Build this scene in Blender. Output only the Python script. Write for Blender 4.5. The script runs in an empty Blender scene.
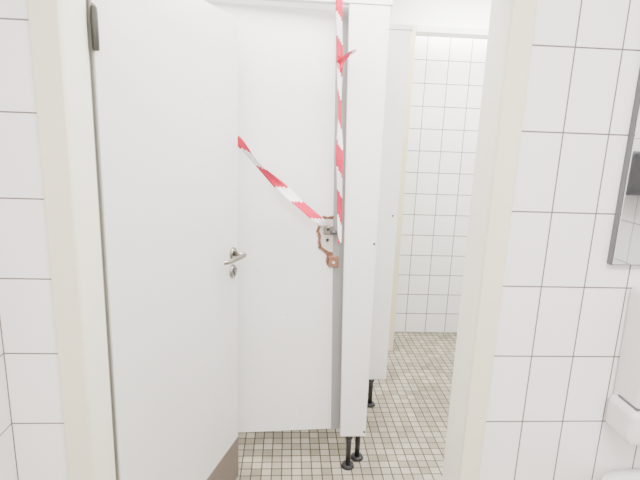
import bpy, bmesh, math
from mathutils import Vector, Matrix, noise
S = bpy.context.scene
COL = S.collection

# ------------------------------------------------------------ materials
def new_mat(name):
    m = bpy.data.materials.new(name); m.use_nodes = True
    nt = m.node_tree; b = nt.nodes.get('Principled BSDF')
    return m, nt, b

def plain(name, col, rough=0.5, metal=0.0, var=0.03, scale=6.0, bump=0.0, spec=0.5):
    m, nt, b = new_mat(name)
    N, L = nt.nodes, nt.links
    geo = N.new('ShaderNodeNewGeometry')
    no = N.new('ShaderNodeTexNoise'); no.inputs['Scale'].default_value = scale
    no.inputs['Detail'].default_value = 4
    L.new(geo.outputs['Position'], no.inputs['Vector'])
    mix = N.new('ShaderNodeMix'); mix.data_type = 'RGBA'
    a = [max(0, c*(1-var)) for c in col]; c2 = [min(1, c*(1+var)) for c in col]
    mix.inputs[6].default_value = (*a, 1); mix.inputs[7].default_value = (*c2, 1)
    L.new(no.outputs['Fac'], mix.inputs[0])
    L.new(mix.outputs[2], b.inputs['Base Color'])
    b.inputs['Roughness'].default_value = rough
    b.inputs['Metallic'].default_value = metal
    b.inputs['Specular IOR Level'].default_value = spec
    if bump > 0:
        bp = N.new('ShaderNodeBump'); bp.inputs['Strength'].default_value = bump
        bp.inputs['Distance'].default_value = 0.002
        n2 = N.new('ShaderNodeTexNoise'); n2.inputs['Scale'].default_value = scale*25
        L.new(geo.outputs['Position'], n2.inputs['Vector'])
        L.new(n2.outputs['Fac'], bp.inputs['Height']); L.new(bp.outputs['Normal'], b.inputs['Normal'])
    return m

def tiles(name, plane, w, h, ox, oy, mortar, c1, c2, cm, rough=0.25, bias=0.0, grime=0.0):
    """square-set tiling in world metres. plane: 'XZ','YZ','XY'"""
    m, nt, b = new_mat(name)
    N, L = nt.nodes, nt.links
    geo = N.new('ShaderNodeNewGeometry')
    sep = N.new('ShaderNodeSeparateXYZ'); L.new(geo.outputs['Position'], sep.inputs[0])
    cmb = N.new('ShaderNodeCombineXYZ')
    for i, ax in enumerate(plane):
        ad = N.new('ShaderNodeMath'); ad.operation = 'SUBTRACT'
        ad.inputs[1].default_value = (ox, oy)[i]
        L.new(sep.outputs[ax], ad.inputs[0]); L.new(ad.outputs[0], cmb.inputs[i])
    br = N.new('ShaderNodeTexBrick'); br.offset = 0.0; br.squash = 1.0
    br.inputs['Scale'].default_value = 1.0
    br.inputs['Brick Width'].default_value = w
    br.inputs['Row Height'].default_value = h
    br.inputs['Mortar Size'].default_value = mortar
    br.inputs['Mortar Smooth'].default_value = 0.1
    br.inputs['Bias'].default_value = bias
    br.inputs['Color1'].default_value = (*c1, 1)
    br.inputs['Color2'].default_value = (*c2, 1)
    br.inputs['Mortar'].default_value = (*cm, 1)
    L.new(cmb.outputs[0], br.inputs['Vector'])
    out = br.outputs['Color']
    if grime > 0:
        no = N.new('ShaderNodeTexNoise'); no.inputs['Scale'].default_value = 3.0
        no.inputs['Detail'].default_value = 6
        L.new(geo.outputs['Position'], no.inputs['Vector'])
        mr = N.new('ShaderNodeMapRange'); mr.inputs[1].default_value = 0.3; mr.inputs[2].default_value = 0.7
        mr.inputs[3].default_value = 1-grime; mr.inputs[4].default_value = 1.0
        L.new(no.outputs['Fac'], mr.inputs[0])
        mx = N.new('ShaderNodeMix'); mx.data_type = 'RGBA'; mx.blend_type = 'MULTIPLY'
        mx.inputs[0].default_value = 1.0
        L.new(out, mx.inputs[6]); L.new(mr.outputs[0], mx.inputs[7]); out = mx.outputs[2]
    L.new(out, b.inputs['Base Color'])
    bp = N.new('ShaderNodeBump'); bp.invert = True
    bp.inputs['Strength'].default_value = 0.5; bp.inputs['Distance'].default_value = 0.002
    L.new(br.outputs['Fac'], bp.inputs['Height']); L.new(bp.outputs['Normal'], b.inputs['Normal'])
    rr = N.new('ShaderNodeMapRange'); rr.inputs[3].default_value = rough; rr.inputs[4].default_value = 0.85
    L.new(br.outputs['Fac'], rr.inputs[0]); L.new(rr.outputs[0], b.inputs['Roughness'])
    return m

TW = (0.80, 0.77, 0.76); TW2 = (0.83, 0.80, 0.785)
M_tile_r = tiles('glazed_tile_right', 'XZ', 0.113, 0.191, 0.535, 1.293, 0.0019, TW, TW2, (0.15, 0.125, 0.12))
M_tile_l = tiles('glazed_tile_left', 'XZ', 0.147, 0.191, -0.682, 1.293, 0.0019, TW, TW2, (0.16, 0.135, 0.12))
M_tile_s = tiles('glazed_tile_side', 'YZ', 0.147, 0.191, 1.15, 1.293, 0.0019, TW, TW2, (0.16, 0.135, 0.12))
M_tile_b = tiles('glazed_tile_back', 'XZ', 0.172, 0.170, 1.03, 0.0, 0.0034, (0.78, 0.78, 0.755), (0.82, 0.82, 0.79), (0.18, 0.175, 0.155), rough=0.2, grime=0.04)
M_floor = tiles('mosaic_floor_tile', 'XY', 0.050, 0.050, 0.0, 0.0, 0.0032, (0.245, 0.215, 0.155), (0.43, 0.39, 0.305), (0.075, 0.058, 0.040), rough=0.45, grime=0.38)
M_paint = plain('white_wall_paint', (0.84, 0.835, 0.82), 0.8, bump=0.1)
M_ceil = plain('ceiling_paint', (0.85, 0.85, 0.84), 0.9)
M_door = plain('door_laminate', (0.66, 0.65, 0.635), 0.38, var=0.03, scale=3)
M_lam = plain('cubicle_laminate', (0.73, 0.72, 0.70), 0.36, var=0.035, scale=3)
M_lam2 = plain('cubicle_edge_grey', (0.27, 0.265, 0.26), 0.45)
M_cream = plain('cream_frame_paint', (0.71, 0.67, 0.515), 0.4, var=0.02)
M_cream2 = plain('cream_jamb_paint', (0.70, 0.62, 0.42), 0.4, var=0.015)
M_lin = plain('lining_paint', (0.74, 0.715, 0.61), 0.4, var=0.015)
M_kick = plain('kick_plate_brown', (0.15, 0.12, 0.10), 0.55, var=0.08)
M_metal = plain('brushed_metal', (0.30, 0.28, 0.25), 0.28, 1.0)
M_dark = plain('dark_gasket', (0.03, 0.027, 0.022), 0.6)
M_seal = plain('door_seal_grey', (0.22, 0.205, 0.17), 0.6)
M_black = plain('black_plastic', (0.012, 0.012, 0.014), 0.4)
M_hinge = plain('hinge_bronze', (0.05, 0.05, 0.042), 0.45, 0.5)
M_wood = plain('broken_chipboard', (0.25, 0.115, 0.07), 0.85, var=0.5, scale=90, bump=0.6)
M_woodl = plain('torn_veneer', (0.58, 0.53, 0.49), 0.9, var=0.15, scale=60, bump=0.6)
M_red = plain('tape_red', (0.52, 0.002, 0.05), 0.35)
M_wht = plain('tape_white', (0.80, 0.75, 0.78), 0.35)
M_cer = plain('ceramic_white', (0.80, 0.80, 0.79), 0.12)
M_plw = plain('dispenser_plastic', (0.68, 0.655, 0.64), 0.35)
M_mirror = plain('mirror_glass', (0.62, 0.64, 0.66), 0.02, 1.0, var=0.0)
M_medge = plain('mirror_edge_grey', (0.10, 0.10, 0.105), 0.4)
M_grey = plain('grey_plastic', (0.10, 0.10, 0.105), 0.4)
M_added_lamp, nt, b = new_mat('added_lamp_diffuser')
b.inputs['Emission Color'].default_value = (1, 0.99, 0.97, 1); b.inputs['Emission Strength'].default_value = 3.0  # glow of the added ceiling fixtures

# ------------------------------------------------------------ helpers
def link(ob, parent=None):
    COL.objects.link(ob)
    if parent: ob.parent = parent
    return ob

def empty(name, loc=(0, 0, 0), rotz=0.0, parent=None):
    e = bpy.data.objects.new(name, None); e.location = loc; e.rotation_euler = (0, 0, rotz)
    e.empty_display_size = 0.1
    return link(e, parent)

def mesh_ob(name, bm, mats, parent=None, smooth=False, origin=True):
    bmesh.ops.recalc_face_normals(bm, faces=bm.faces)
    c = Vector((0, 0, 0))
    if origin and len(bm.verts):
        lo = Vector([min(v.co[i] for v in bm.verts) for i in range(3)])
        hi = Vector([max(v.co[i] for v in bm.verts) for i in range(3)])
        c = (lo+hi)/2
        bmesh.ops.translate(bm, verts=bm.verts, vec=-c)
    me = bpy.data.meshes.new(name); bm.to_mesh(me); bm.free()
    if not isinstance(mats, (list, tuple)): mats = [mats]
    for m in mats: me.materials.append(m)
    if smooth:
        for p in me.polygons: p.use_smooth = True
    ob = bpy.data.objects.new(name, me); ob.location = c
    return link(ob, parent)

def bev(bm, w, seg=2):
    if w > 0:
        bmesh.ops.bevel(bm, geom=list(bm.edges), offset=w, segments=seg, affect='EDGES', profile=0.5)

def box(name, x0, x1, y0, y1, z0, z1, mat, bevel=0.0, parent=None, seg=2):
    bm = bmesh.new()
    bmesh.ops.create_cube(bm, size=1)
    for v in bm.verts:
        v.co = Vector(((x0+x1)/2+v.co.x*(x1-x0), (y0+y1)/2+v.co.y*(y1-y0), (z0+z1)/2+v.co.z*(z1-z0)))
    bev(bm, bevel, seg)
    return mesh_ob(name, bm, mat, parent)

def prism(name, pts, ya, yb, mat, bevel=0.0, parent=None, yfun=None):
    """polygon in XZ extruded from y=ya to yb; yfun(x) adds a shear in y"""
    bm = bmesh.new()
    f = yfun or (lambda x: 0)
    va = [bm.verts.new((x, ya+f(x), z)) for x, z in pts]
    vb = [bm.verts.new((x, yb+f(x), z)) for x, z in pts]
    bm.faces.new(va); bm.faces.new(vb[::-1])
    n = len(pts)
    for i in range(n):
        bm.faces.new((va[i], vb[i], vb[(i+1) % n], va[(i+1) % n]))
    bev(bm, bevel)
    return mesh_ob(name, bm, mat, parent)

def cyl(name, p0, p1, r0, r1, mat, parent=None, seg=24, bevel=0.0):
    p0, p1 = Vector(p0), Vector(p1)
    d = p1-p0
    bm = bmesh.new()
    bmesh.ops.create_cone(bm, cap_ends=True, segments=seg, radius1=r0, radius2=r1, depth=d.length)
    if bevel > 0:
        ed = [e for e in bm.edges if len(e.link_faces) == 2 and any(len(f.verts) > 4 for f in e.link_faces)]
        bmesh.ops.bevel(bm, geom=ed, offset=bevel, segments=2, affect='EDGES', profile=0.5)
    q = Vector((0, 0, 1)).rotation_difference(d.normalized())
    bmesh.ops.transform(bm, matrix=Matrix.Translation((p0+p1)/2) @ q.to_matrix().to_4x4(), verts=bm.verts)
    ob = mesh_ob(name, bm, mat, parent)
    for p in ob.data.polygons: p.use_smooth = len(p.vertices) == 4
    return ob

# ------------------------------------------------------------ room shell
CH = 2.70
box('floor', -1.6, 2.0, -1.3, 4.0, -0.1, 0.0, M_floor)
box('ceiling', -1.6, 2.0, -1.3, 4.0, CH, CH+0.1, M_ceil)
# wall with the doorway (front face y=1.15)
box('wall_front_left', -0.682, -0.525, 1.15, 1.28, 0, CH, M_tile_l)
box('wall_front_right', 0.525, 1.9, 1.15, 1.28, 0, CH, M_tile_r)
box('wall_front_header', -0.525, 0.525, 1.15, 1.28, 2.13, CH, M_paint)
box('wall_left', -0.80, -0.682, -1.2, 1.28, 0, CH, M_tile_s)
box('wall_right', 1.60, 1.72, -1.2, 1.15, 0, CH, M_tile_s)
box('wall_rear', -0.80, 1.72, -1.3, -1.2, 0, CH, M_tile_r)
# inner room
box('wall_inner_left', -1.5, -1.4, 1.28, 3.99, 0, CH, M_paint)
box('wall_inner_right', 1.9, 2.0, 1.15, 3.99, 0, CH, M_paint)
box('wall_inner_front', -1.5, -0.80, 1.16, 1.28, 0, CH, M_paint)
box('wall_back', -1.5, 2.0, 3.87, 3.99, 0, CH, M_tile_b)
box('wall_partition_left', -1.4, 0.80, 3.52, 3.64, 0, CH, M_paint)
box('wall_partition_header', 0.80, 1.9, 3.52, 3.64, 2.36, CH, M_paint)

# cream frame round the near doorway
fr = empty('door_frame', (0, 1.15, 0))
def fbox(n, x0, x1, y0, y1, z0, z1, m=M_cream, bv=0.003):
    return box(n, x0, x1, y0-1.15, y1-1.15, z0, z1, m, bv, fr)
for s, n in ((-1, 'left'), (1, 'right')):
    a, b_ = sorted((s*0.487, s*(0.541 if s > 0 else 0.549)))
    fbox('architrave_'+n, a, b_, 1.136, 1.152, 0.0, 2.18)
    a, b_ = sorted((s*0.487, s*0.526))
    fbox('lining_'+n, a, b_, 1.150, 1.262 if s > 0 else 1.290, 0.0, 2.14, M_lin)
    a, b_ = sorted((s*0.499, s*0.545))
    fbox('rebate_'+n, a, b_, 1.258, 1.302, 0.0, 2.14, M_lin)
fbox('gasket_left', -0.4985, -0.4885, 1.291, 1.297, 0.0, 2.12, M_seal, 0)
fbox('architrave_top', -0.535, 0.535, 1.136, 1.152, 2.13, 2.18)
fbox('lining_top', -0.487, 0.487, 1.150, 1.262, 2.10, 2.14, M_lin)

# inner doorway trim
f2 = empty('door_frame', (0.82, 3.55, 0))
box('jamb_left', -0.03, 0.026, -0.05, 0.10, 0, 2.38, M_cream2, 0.003, f2)
box('head', 0.026, 1.08, -0.05, 0.10, 2.335, 2.38, M_lam, 0.003, f2)

# ------------------------------------------------------------ near door leaf
ang = math.atan2(0.947, 0.322)
d = empty('door', (-0.475, 1.32, 0), ang)
box('leaf', -0.014, 0.82, 0.0, 0.04, 0.008, 2.08, M_door, 0.002, d)
box('edge_seal', -0.019, -0.0145, 0.004, 0.036, 0.008, 2.08, M_seal, 0.001, d)
box('kick_plate', -0.008, 0.818, -0.003, 0.001, 0.010, 0.222, M_kick, 0.0008, d)
HX, HZ = 0.765, 1.135
cyl('rosette', (HX, 0.001, HZ), (HX, -0.011, HZ), 0.028, 0.026, M_metal, d, 32, 0.002)
cyl('spindle', (HX, -0.008, HZ), (HX, -0.052, HZ), 0.010, 0.010, M_metal, d)
# lever : swept tube
def tube(name, pts, rad, mat, parent=None, flat=1.0):
    cu = bpy.data.curves.new(name, 'CURVE'); cu.dimensions = '3D'
    sp = cu.splines.new('NURBS'); sp.points.add(len(pts)-1)
    for p, c in zip(sp.points, pts): p.co = (*c, 1)
    sp.use_endpoint_u = True; sp.order_u = 3
    cu.bevel_depth = rad; cu.bevel_resolution = 4; cu.use_fill_caps = True
    cu.materials.append(mat)
    return link(bpy.data.objects.new(name, cu), parent)
tube('lever', [(HX, -0.045, HZ), (HX, -0.058, HZ), (HX-0.02, -0.060, HZ), (HX-0.09, -0.052, HZ-0.001), (HX-0.135, -0.042, HZ-0.002), (HX-0.142, -0.030, HZ-0.002)], 0.0095, M_metal, d)
cyl('key_rosette', (HX, 0.001, HZ-0.078), (HX, -0.010, HZ-0.078), 0.030, 0.027, M_metal, d, 32, 0.002)
cyl('key_cylinder', (HX, -0.008, HZ-0.073), (HX, -0.014, HZ-0.073), 0.012, 0.012, M_grey, d)
box('key_slot', HX-0.006, HX+0.006, -0.0135, -0.008, HZ-0.098, HZ-0.075, M_grey, 0.001, d)
for k, z in enumerate((1.88, 0.25)):
    cyl('hinge_knuckle_%d' % (k+1), (-0.020, -0.009, z-0.05), (-0.020, -0.009, z+0.05), 0.008, 0.008, M_hinge, d, bevel=0.002)
    cyl('hinge_pin_%d' % (k+1), (-0.020, -0.009, z+0.05), (-0.020, -0.009, z+0.058), 0.006, 0.004, M_metal, d)
    box('hinge_leaf_%d' % (k+1), -0.018, 0.002, -0.003, 0.001, z-0.045, z+0.045, M_hinge, 0.0005, d)
    for j in (-0.03, 0.03):
        cyl('hinge_screw_%d_%d' % (k+1, int(j*100+5)), (-0.006, -0.002, z+j), (-0.006, -0.0045, z+j), 0.0035, 0.003, M_metal, d, 12)

# ------------------------------------------------------------ toilet cubicle
cub = empty('toilet_cubicle', (0.3, 2.15, 0))
def C(p): return [(x-0.3, z) for x, z in p]
# pilaster
prism('pilaster', C([(0.235, 2.17), (0.405, 2.17), (0.413, 0.18), (0.288, 0.18)]), 0.0, 0.030, M_lam, 0.002, cub)
prism('shaded_door_stop', C([(0.185, 2.17), (0.25, 2.17), (0.30, 0.18), (0.246, 0.18)]), 0.065, 0.085, M_lam2, 0.001, cub)  # white stop profile coloured grey, the gap's shade put into it
box('head_rail', -1.68, 0.115, -0.004, 0.034, 2.170, 2.200, M_lam, 0.003, cub)
box('side_partition', 0.075, 0.103, 0.031, 0.57, 0.18, 2.17, M_lam, 0.002, cub)
box('return_panel', 0.085, 0.328, 0.571, 0.600, 0.18, 2.19, M_lam, 0.002, cub)
box('return_rail', 0.080, 0.340, 0.562, 0.609, 2.19, 2.215, M_lam, 0.003, cub)
box('left_pilaster', -1.68, -0.96, 0.0, 0.030, 0.18, 2.17, M_lam, 0.002, cub)
def foot(n, x, y):
    x -= 0.3; y -= 2.15
    cyl(n+'_tube', (x, y, 0.012), (x, y, 0.185), 0.013, 0.013, M_black, cub)
    cyl(n+'_collar', (x, y, 0.16), (x, y, 0.180), 0.019, 0.019, M_black, cub, bevel=0.002)
    cyl(n+'_base', (x, y, 0.0), (x, y, 0.016), 0.036, 0.028, M_black, cub, bevel=0.003)
foot('foot_1', 0.334, 2.165); foot('foot_2', 0.390, 2.23); foot('foot_3', 0.54, 2.735); foot('foot_4', -1.0, 2.165)
for k, (x, y, z) in enumerate([(0.398, 2.15, 1.165), (0.405, 2.15, 0.205), (0.60, 2.721, 1.2)]):
    cyl('screw_%d' % (k+1), (x-0.3, y-2.15+0.001, z), (x-0.3, y-2.15-0.003, z), 0.006, 0.005, M_dark, cub, 12)

# damaged cubicle door leaf, slightly ajar, with a torn-out notch round the lock
cd = empty('door_leaf', (-0.95, 0.01, 0), 0, cub)
def D(p): return [(x+0.65, z) for x, z in p]
yf = lambda x: 0.055*max(0, x)/0.85
notch = [(0.223, 1.050), (0.196, 1.044), (0.189, 1.066), (0.190, 1.098), (0.176, 1.108), (0.154, 1.124), (0.147, 1.152),
         (0.150, 1.180), (0.138, 1.205), (0.147, 1.234), (0.160, 1.250), (0.166, 1.280), (0.192, 1.270), (0.2145, 1.280)]
outline = [(-0.65, 2.155), (-0.65, 0.18), (0.247, 0.18)] + notch + [(0.187, 2.155)]
prism('panel', D(outline), 0.0, 0.006, M_lam, 0.0, cd, yf)
solid = [(-0.65, 2.155), (-0.65, 0.18), (0.247, 0.18), (0.2235, 1.040), (0.2145, 1.28), (0.187, 2.155)]
prism('core', D(solid), 0.0065, 0.024, M_wood, 0.0, cd, yf)
inner = [(0.2225, 1.104), (0.200, 1.108), (0.182, 1.119), (0.166, 1.131), (0.158, 1.155), (0.160, 1.185), (0.149, 1.205),
         (0.157, 1.228), (0.170, 1.243), (0.178, 1.264), (0.2145, 1.262)]
prism('torn_layer', D(inner), 0.003, 0.0063, M_woodl, 0.0, cd, yf)
prism('back_skin', D(solid), 0.0245, 0.028, M_lam, 0.0, cd, yf)
prism('edge_strip_low', D([(0.246, 0.18), (0.250, 0.18), (0.227, 1.04), (0.223, 1.04)]), -0.001, 0.029, M_lam2, 0.0, cd, yf)
prism('edge_strip_high', D([(0.2145, 1.28), (0.218, 1.28), (0.190, 2.155), (0.187, 2.155)]), -0.001, 0.029, M_lam2, 0.0, cd, yf)
# exposed lock
ly = yf(0.83)
box('lock_case', 0.820, 0.864, ly-0.012, ly+0.006, 1.192, 1.236, M_metal, 0.003, cd)
cyl('lock_knob', (0.838, ly-0.006, 1.222), (0.838, ly-0.036, 1.222), 0.015, 0.013, M_metal, cd, bevel=0.002)
cyl('lock_knob_slot', (0.838, ly-0.035, 1.222), (0.838, ly-0.038, 1.222), 0.008, 0.008, M_dark, cd)
cyl('lock_bolt', (0.85, ly-0.010, 1.204), (0.888, ly-0.010, 1.200), 0.008, 0.008, M_grey, cd)
cyl('spindle_hole', (0.840, ly+0.001, 1.165), (0.840, ly-0.003, 1.165), 0.007, 0.007, M_dark, cd)
box('splinter_block', 0.848, 0.894, ly-0.010, ly+0.003, 1.036, 1.088, M_wood, 0.004, cd)
cyl('splinter_block_hole', (0.871, ly-0.009, 1.060), (0.871, ly-0.0115, 1.060), 0.007, 0.007, M_woodl, cd)
# ragged splinters along the tear
for i in range(len(notch)-1):
    for t in (0.15, 0.5, 0.85):
        x = notch[i][0]*(1-t)+notch[i+1][0]*t; z = notch[i][1]*(1-t)+notch[i+1][1]*t
        r = noise.noise(Vector((x*90, z*90, 1.3)))
        r2 = noise.noise(Vector((x*70, z*70, 7.7)))
        x += 0.65
        cyl('splinter_%d_%d' % (i, int(t*10)), (x-0.003, yf(x)-0.001, z), (x+0.006+0.01*r, yf(x)-0.006, z+0.016*r2), 0.0040, 0.001, M_wood, cd, 5)
# scuff marks left on the laminate
for k, (x, z) in enumerate([(0.46, 0.47), (0.74, 0.30), (0.80, 0.21), (0.52, 1.02), (0.66, 0.80)]):
    cyl('scuff_%d' % (k+1), (x, yf(x)+0.001, z), (x, yf(x)-0.0006, z+0.0005), 0.0035, 0.0022, M_lam2, cd, 9)

# ------------------------------------------------------------ barrier tape
def ribbon(name, pts, width, twist, stripe, parent=None, phase=0.0, sub=14):
    P = [Vector(p) for p in pts]
    out = []
    for i in range(len(P)-1):
        a = P[max(i-1, 0)]; b1 = P[i]; c = P[i+1]; e = P[min(i+2, len(P)-1)]
        for k in range(sub):
            t = k/sub
            out.append(0.5*((2*b1)+(-a+c)*t+(2*a-5*b1+4*c-e)*t*t+(-a+3*b1-3*c+e)*t**3))
    out.append(P[-1])
    bm = bmesh.new(); rows = []; s = 0; cum = []
    for i, p in enumerate(out):
        if i: s += (p-out[i-1]).length
        cum.append(s)
        tg = (out[min(i+1, len(out)-1)]-out[max(i-1, 0)]).normalized()
        side = tg.cross(Vector((0, -1, 0))).normalized()
        nor = tg.cross(side).normalized()
        th = twist(s); w = width(s)
        v = side*math.cos(th)+nor*math.sin(th)
        fold = nor*math.cos(th)-side*math.sin(th)
        rows.append([bm.verts.new(p+v*w*u+fold*0.0035*(1-u*u*4)) for u in (-0.5, -0.25, 0, 0.25, 0.5)])
    for i in range(len(rows)-1):
        for j in range(4):
            f = bm.faces.new((rows[i][j], rows[i][j+1], rows[i+1][j+1], rows[i+1][j])); f.smooth = True
            f.material_index = 0 if (((cum[i]+phase+0.014*j)/stripe) % 2) < 1.12 else 1
    c = mesh_ob(name, bm, [M_red, M_wht], parent)
    so = c.modifiers.new('thin', 'SOLIDIFY'); so.thickness = 0.0005
    return c
tp = empty('barrier_tape', (0, 0, 0))
ribbon('strand_vertical', [(0.190, 2.128, 2.215), (0.194, 2.128, 2.10), (0.203, 2.130, 1.95), (0.212, 2.128, 1.75), (0.222, 2.127, 1.5), (0.232, 2.128, 1.30), (0.238, 2.128, 1.17)],
       lambda s: 0.026+0.006*math.sin(s*11), lambda s: 0.8*math.sin(s*10.0), 0.105, tp, 0.0, 24)
ribbon('strand_diagonal', [(-0.222, 2.112, 1.612), (-0.196, 2.105, 1.590), (-0.12, 2.112, 1.500), (-0.02, 2.118, 1.408), (0.08, 2.125, 1.322), (0.14, 2.132, 1.272), (0.168, 2.150, 1.252)],
       lambda s: 0.040-0.008*math.sin(s*13), lambda s: 0.8*math.sin(s*12.0), 0.105, tp, 0.03, 24)
ribbon('knot_tail', [(0.196, 2.12, 1.930), (0.215, 2.112, 1.945), (0.235, 2.108, 1.965), (0.268, 2.110, 1.985)],
       lambda s: 0.026, lambda s: 0.5+s*8, 0.09, tp, 0.0)
ribbon('knot_loop', [(0.190, 2.118, 1.955), (0.214, 2.108, 1.94), (0.200, 2.112, 1.915), (0.194, 2.118, 1.95)],
       lambda s: 0.02, lambda s: 0.4+s*9, 0.09, tp, 0.0)

# ------------------------------------------------------------ mirror, towel dispenser, washbasin
mi = empty('wall_mirror', (1.05, 1.14, 1.75))
box('backing', -0.242, 0.25, -0.006, 0.009, -0.392, 0.34, M_medge, 0.001, mi)
box('glass', -0.239, 0.248, -0.012, -0.005, -0.389, 0.338, M_mirror, 0.001, mi)

ds = empty('towel_dispenser', (1.022, 1.10, 0.905))
prism('body', [(-0.137, 0.055), (0.16, 0.055), (0.17, 0.395), (-0.142, 0.395)], -0.05, 0.049, M_plw, 0.010, ds)
box('lower_cover', -0.153, 0.17, -0.062, 0.049, 0.0, 0.10, M_plw, 0.022, ds, 5)
box('seam', -0.141, 0.1615, -0.052, 0.02, 0.100, 0.104, M_grey, 0.0, ds)
box('paper_slot', -0.09, 0.11, -0.045, -0.01, -0.003, 0.004, M_grey, 0.0, ds)
box('latch', -0.01, 0.03, -0.054, -0.045, 0.35, 0.37, M_grey, 0.002, ds)

def basin(name, cx, cy, rx, ry, zt):
    bm = bmesh.new(); n = 64; rings = []
    prof = [(0.45, -0.17, 2.4), (0.80, -0.13, 3), (0.97, -0.03, 4), (1.0, -0.006, 5), (0.99, 0.0, 5), (0.88, 0.0, 4.5), (0.855, -0.008, 4.2), (0.78, -0.07, 3), (0.5, -0.125, 2.4), (0.1, -0.135, 2)]
    for sc, z, e in prof:
        r = []
        for i in range(n):
            a = 2*math.pi*i/n
            c, s = math.cos(a), math.sin(a)
            x = math.copysign(abs(c)**(2/e), c)*rx*sc; y = math.copysign(abs(s)**(2/e), s)*ry*sc
            r.append(bm.verts.new((cx+x, cy+y, zt+z)))
        rings.append(r)
    for a, b1 in zip(rings, rings[1:]):
        for i in range(n):
            bm.faces.new((a[i], a[(i+1) % n], b1[(i+1) % n], b1[i]))
    bm.faces.new(rings[0]); bm.faces.new(rings[-1])
    return bm
wb = empty('washbasin', (1.115, 0.90, 0.010))
mesh_ob('bowl', basin('bowl', 0, 0, 0.275, 0.248, 0.755), M_cer, wb, smooth=True)
cyl('drain', (0, 0, 0.620), (0, 0, 0.625), 0.022, 0.02, M_metal, wb)
cyl('tap_body', (0, 0.20, 0.75), (0, 0.20, 0.83), 0.02, 0.016, M_metal, wb)
tube('tap_spout', [(0, 0.20, 0.82), (0, 0.17, 0.84), (0, 0.10, 0.835), (0, 0.08, 0.81)], 0.010, M_metal, wb)
cyl('waste_pipe', (0, 0.03, 0.60), (0, 0.03, 0.45), 0.025, 0.02, M_metal, wb)
tube('waste_elbow', [(0, 0.03, 0.46), (0, 0.03, 0.42), (0, 0.10, 0.42), (0, 0.255, 0.42)], 0.018, M_metal, wb)

# guessed dryer, added on the side wall for the mirror's dark reflection
hd = empty('guessed_dryer', (1.60, 0.06, 1.43))
box('housing', -0.13, 0.0, -0.16, 0.16, 0.0, 0.19, M_grey, 0.02, hd, 4)
cyl('nozzle', (-0.07, 0, 0.005), (-0.07, 0, -0.03), 0.025, 0.022, M_metal, hd)

# ------------------------------------------------------------ lamps (unseen fixtures, added to light the rooms)
def added_lamp(n, x, y, sx, sy, power, z=CH):
    e = empty('added_ceiling_lamp', (x, y, z))
    box('housing', -sx/2-0.02, sx/2+0.02, -sy/2-0.02, sy/2+0.02, -0.04, 0, M_lam, 0.004, e)
    box('diffuser', -sx/2, sx/2, -sy/2, sy/2, -0.05, -0.041, M_added_lamp, 0.002, e)
    l = bpy.data.lights.new('added_ceiling_light', 'AREA'); l.shape = 'RECTANGLE'
    l.size = sx; l.size_y = sy; l.energy = power; l.color = (1.0, 0.983, 0.955)
    o = bpy.data.objects.new('added_lamp_light', l); o.location = (0, 0, -0.06); link(o, e)
added_lamp('a', 0.35, -0.25, 1.3, 0.8, 110)
added_lamp('b', 0.35, 1.72, 1.6, 0.5, 86)
added_lamp('c', 1.25, 3.05, 0.9, 0.5, 55)
added_lamp('d', 1.30, 3.755, 0.9, 0.16, 38)  # added to brighten the tiled wall behind the header
added_lamp('e', -0.4, 2.9, 0.9, 0.4, 18)

w = bpy.data.worlds.new('World'); S.world = w; w.use_nodes = True
w.node_tree.nodes['Background'].inputs[0].default_value = (0.9, 0.95, 1, 1)
w.node_tree.nodes['Background'].inputs[1].default_value = 1.0

# ------------------------------------------------------------ camera
yaw, pit, rol = math.radians(4.0), math.radians(12.6), math.radians(2.1)
fwd = Vector((math.sin(yaw)*math.cos(pit), math.cos(yaw)*math.cos(pit), -math.sin(pit)))
r0 = Vector((math.cos(yaw), -math.sin(yaw), 0)); u0 = r0.cross(fwd)
r = r0*math.cos(rol)+u0*math.sin(rol); u = u0*math.cos(rol)-r0*math.sin(rol)
cam = bpy.data.cameras.new('camera'); cam.sensor_width = 36; cam.lens = 36*490/640
cam.clip_start = 0.02
co = bpy.data.objects.new('camera', cam); link(co)
M = Matrix((r, u, -fwd)).transposed().to_4x4(); M.translation = Vector((0, 0, 1.66))
co.matrix_world = M
S.camera = co
